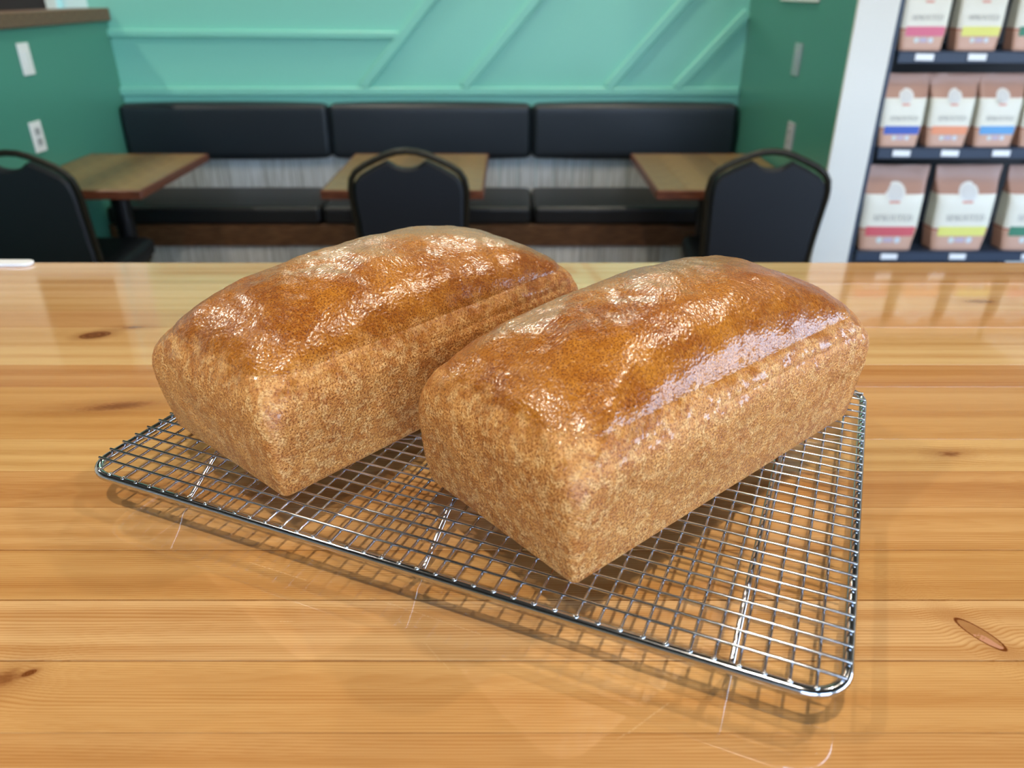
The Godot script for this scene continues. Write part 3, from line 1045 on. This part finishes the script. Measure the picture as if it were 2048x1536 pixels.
func flour_bag(at: Vector3, turn: float, w: float, d: float, h: float, band: Color, label: String, sd: int) -> void:
	if bag_mat == null:
		bag_mat = mat(Color.WHITE, 0.4)
		bag_mat.vertex_color_use_as_albedo = true
	var t := thing("flour_bag", label, "bag", at, turn, "flour bags on the display shelf")
	# the pouch: rows of rounded rectangles up to a flat sealed top; the print changes at given heights
	var cream := lin(228, 226, 208)
	var brown := lin(178, 138, 118)
	var foot := lin(206, 164, 140)
	var line := lin(176, 100, 74)
	var levels := [[0.0, foot], [0.04, foot], [0.12, foot], [0.25, foot], [0.25, line], [0.272, line], [0.272, cream], [0.4, cream], [0.52, cream], [0.6, cream], [0.68, cream], [0.68, line], [0.69, line], [0.69, brown], [0.76, brown], [0.83, brown], [0.9, brown], [0.95, brown], [1.0, brown]]
	var n := 40
	var st := SurfaceTool.new()
	st.begin(Mesh.PRIMITIVE_TRIANGLES)
	var point := func(k: int, y: float) -> Vector3:
		var s := bag_section(y, w, d)
		var a := TAU * k / n
		var cx := signf(cos(a)) * pow(absf(cos(a)), 0.35) * s.x
		var z := signf(sin(a)) * pow(absf(sin(a)), 0.35) * s.y
		var fold := 0.003 * sin(cx * 55.0 + y * 9.0 + sd) * smoothstep(0.5, 0.9, y)
		var gusset := 1.0 - 0.06 * exp(-pow(sin(a) / 0.4, 2.0)) * smoothstep(0.95, 0.3, y)
		if sin(a) > 0.0:
			z = bag_front(cx, y, w, d, h, sd).z if absf(cx) < s.x * 0.93 else z - 0.012 * y
		else:
			z = z - 0.012 * y + fold
		return Vector3(cx * gusset, y * h, z)
	for j in levels.size() - 1:
		if levels[j][0] == levels[j + 1][0]:
			continue
		for k in n:
			var y0: float = levels[j][0]
			var y1: float = levels[j + 1][0]
			var q: Array[Vector3] = [point.call(k + 1, y0), point.call(k, y0), point.call(k, y1), point.call(k + 1, y1)]
			st.set_color(levels[j][1])
			quad(st, q[0], q[1], q[2], q[3])
	for k in n:
		st.set_color(foot)
		tri(st, Vector3(0, 0, 0), point.call(k, 0.0), point.call(k + 1, 0.0))
		st.set_color(brown)
		tri(st, Vector3(0, h, -0.012), point.call(k + 1, 1.0), point.call(k, 1.0))
	st.generate_normals()
	part("pouch", st.commit(), bag_mat, t)
	part("name_band", bag_patch(-w * 0.40, w * 0.44, 0.18, 0.295, w, d, h, sd, 0.0012), flat_mat(band), t)
	part("emblem", bag_disc(0.0, 0.70, w * 0.17, w, d, h, sd, 0.0014), flat_mat(c8(226, 224, 214)), t)
	part("emblem_ring", bag_disc(0.0, 0.70, w * 0.13, w, d, h, sd, 0.0020), flat_mat(c8(212, 212, 206)), t)
	part("emblem_ribbon", bag_patch(-w * 0.09, w * 0.09, 0.575, 0.605, w, d, h, sd, 0.0018), flat_mat(c8(222, 158, 134)), t)
	part("badge", bag_disc(-w * 0.14, 0.13, w * 0.055, w, d, h, sd, 0.0014), flat_mat(c8(206, 216, 212)), t)
	part("badge", bag_patch(-w * 0.07, w * 0.09, 0.105, 0.16, w, d, h, sd, 0.0014), flat_mat(c8(188, 176, 194)), t)
	part("badge", bag_disc(w * 0.17, 0.13, w * 0.055, w, d, h, sd, 0.0014), flat_mat(c8(206, 216, 220)), t)
	var tm := TextMesh.new()
	tm.text = "SPROUTED"
	var sf := SystemFont.new()
	sf.font_names = PackedStringArray(["Droid Serif"])
	tm.font = sf
	tm.font_size = 32
	tm.depth = 0.01
	tm.pixel_size = 0.01
	var wide := tm.get_aabb().size.x
	var k := w * 0.66 / maxf(wide, 0.01)
	var o := part("lettering", tm, flat_mat(c8(150, 148, 140)), t, bag_front(0.0, 0.40, w, d, h, sd) + Vector3(w * 0.02, 0, 0.0016), Vector3(-0.1, 0, 0))
	o.scale = Vector3(k, k, k * 0.1)

# =====================================================================================  small things
func small_things() -> void:
	# plates on the walls of the nook
	for s in [[-1.93, -3.30, 1.0, "on the half wall by the table"], [1.125, -3.28, -1.0, "on the green partition"]]:
		var turn: float = PI / 2 * s[2]
		var m: Material = M.plate if s[2] > 0 else M.steel_plate
		var sw := thing("light_switch", "tall %s wall plate, the upper one of two %s" % ["white" if s[2] > 0 else "pale grey", s[3]], "switch", Vector3(s[0], 1.172, s[1]), turn)
		part("plate", box(0.078, 0.118, 0.006, 0.002), m, sw, Vector3(0, 0, 0.003))
		part("rocker", box(0.033, 0.066, 0.006, 0.002), m, sw, Vector3(0, 0, 0.007), Vector3(0.05, 0, 0))
		var ou := thing("wall_outlet", "tall %s outlet plate, the lower one of two %s" % ["white" if s[2] > 0 else "grey", s[3]], "outlet", Vector3(s[0], 0.885, s[1] + 0.06), turn)
		part("plate", box(0.08, 0.118, 0.006, 0.002), M.plate if s[2] > 0 else M.plate_dark, ou, Vector3(0, 0, 0.003))
		for e in [-1.0, 1.0]:
			var f := part("socket", box(0.034, 0.03, 0.004, 0.0015), M.plate_dark, ou, Vector3(0, e * 0.02, 0.0065))
			for g in [-1.0, 1.0]:
				part("slot", box(0.003, 0.009, 0.001, 0.0), M.black_metal, f, Vector3(g * 0.006, 0.003, 0.002))
	# a sign whose lower edge just shows on the partition
	var sg := thing("wall_sign", "small pale sign at the very top of the green partition", "sign", Vector3(1.125, 1.43, -3.36), -PI / 2)
	part("board", box(0.44, 0.11, 0.008, 0.002), M.plate, sg, Vector3(0, 0, 0.004))
	# something white and flat on the far edge of the counter
	var poly := PackedVector2Array()
	for k in 9:
		poly.append(Vector2(0.079, 0.0) + Vector2.from_angle(-PI / 2 + PI * k / 8.0) * 0.0085)
	for k in 9:
		poly.append(Vector2(-0.079, 0.0) + Vector2.from_angle(PI / 2 + PI * k / 8.0) * 0.0085)
	var st := thing("white_strip", "thin white strip with a rounded end lying on the far left counter edge", "strip", Vector3(-0.646, TOP + 0.002, -0.8625))
	part("body", slab(poly, 0.004, 0.001), M.plate, st, Vector3.ZERO, Vector3(-PI / 2, 0, 0))
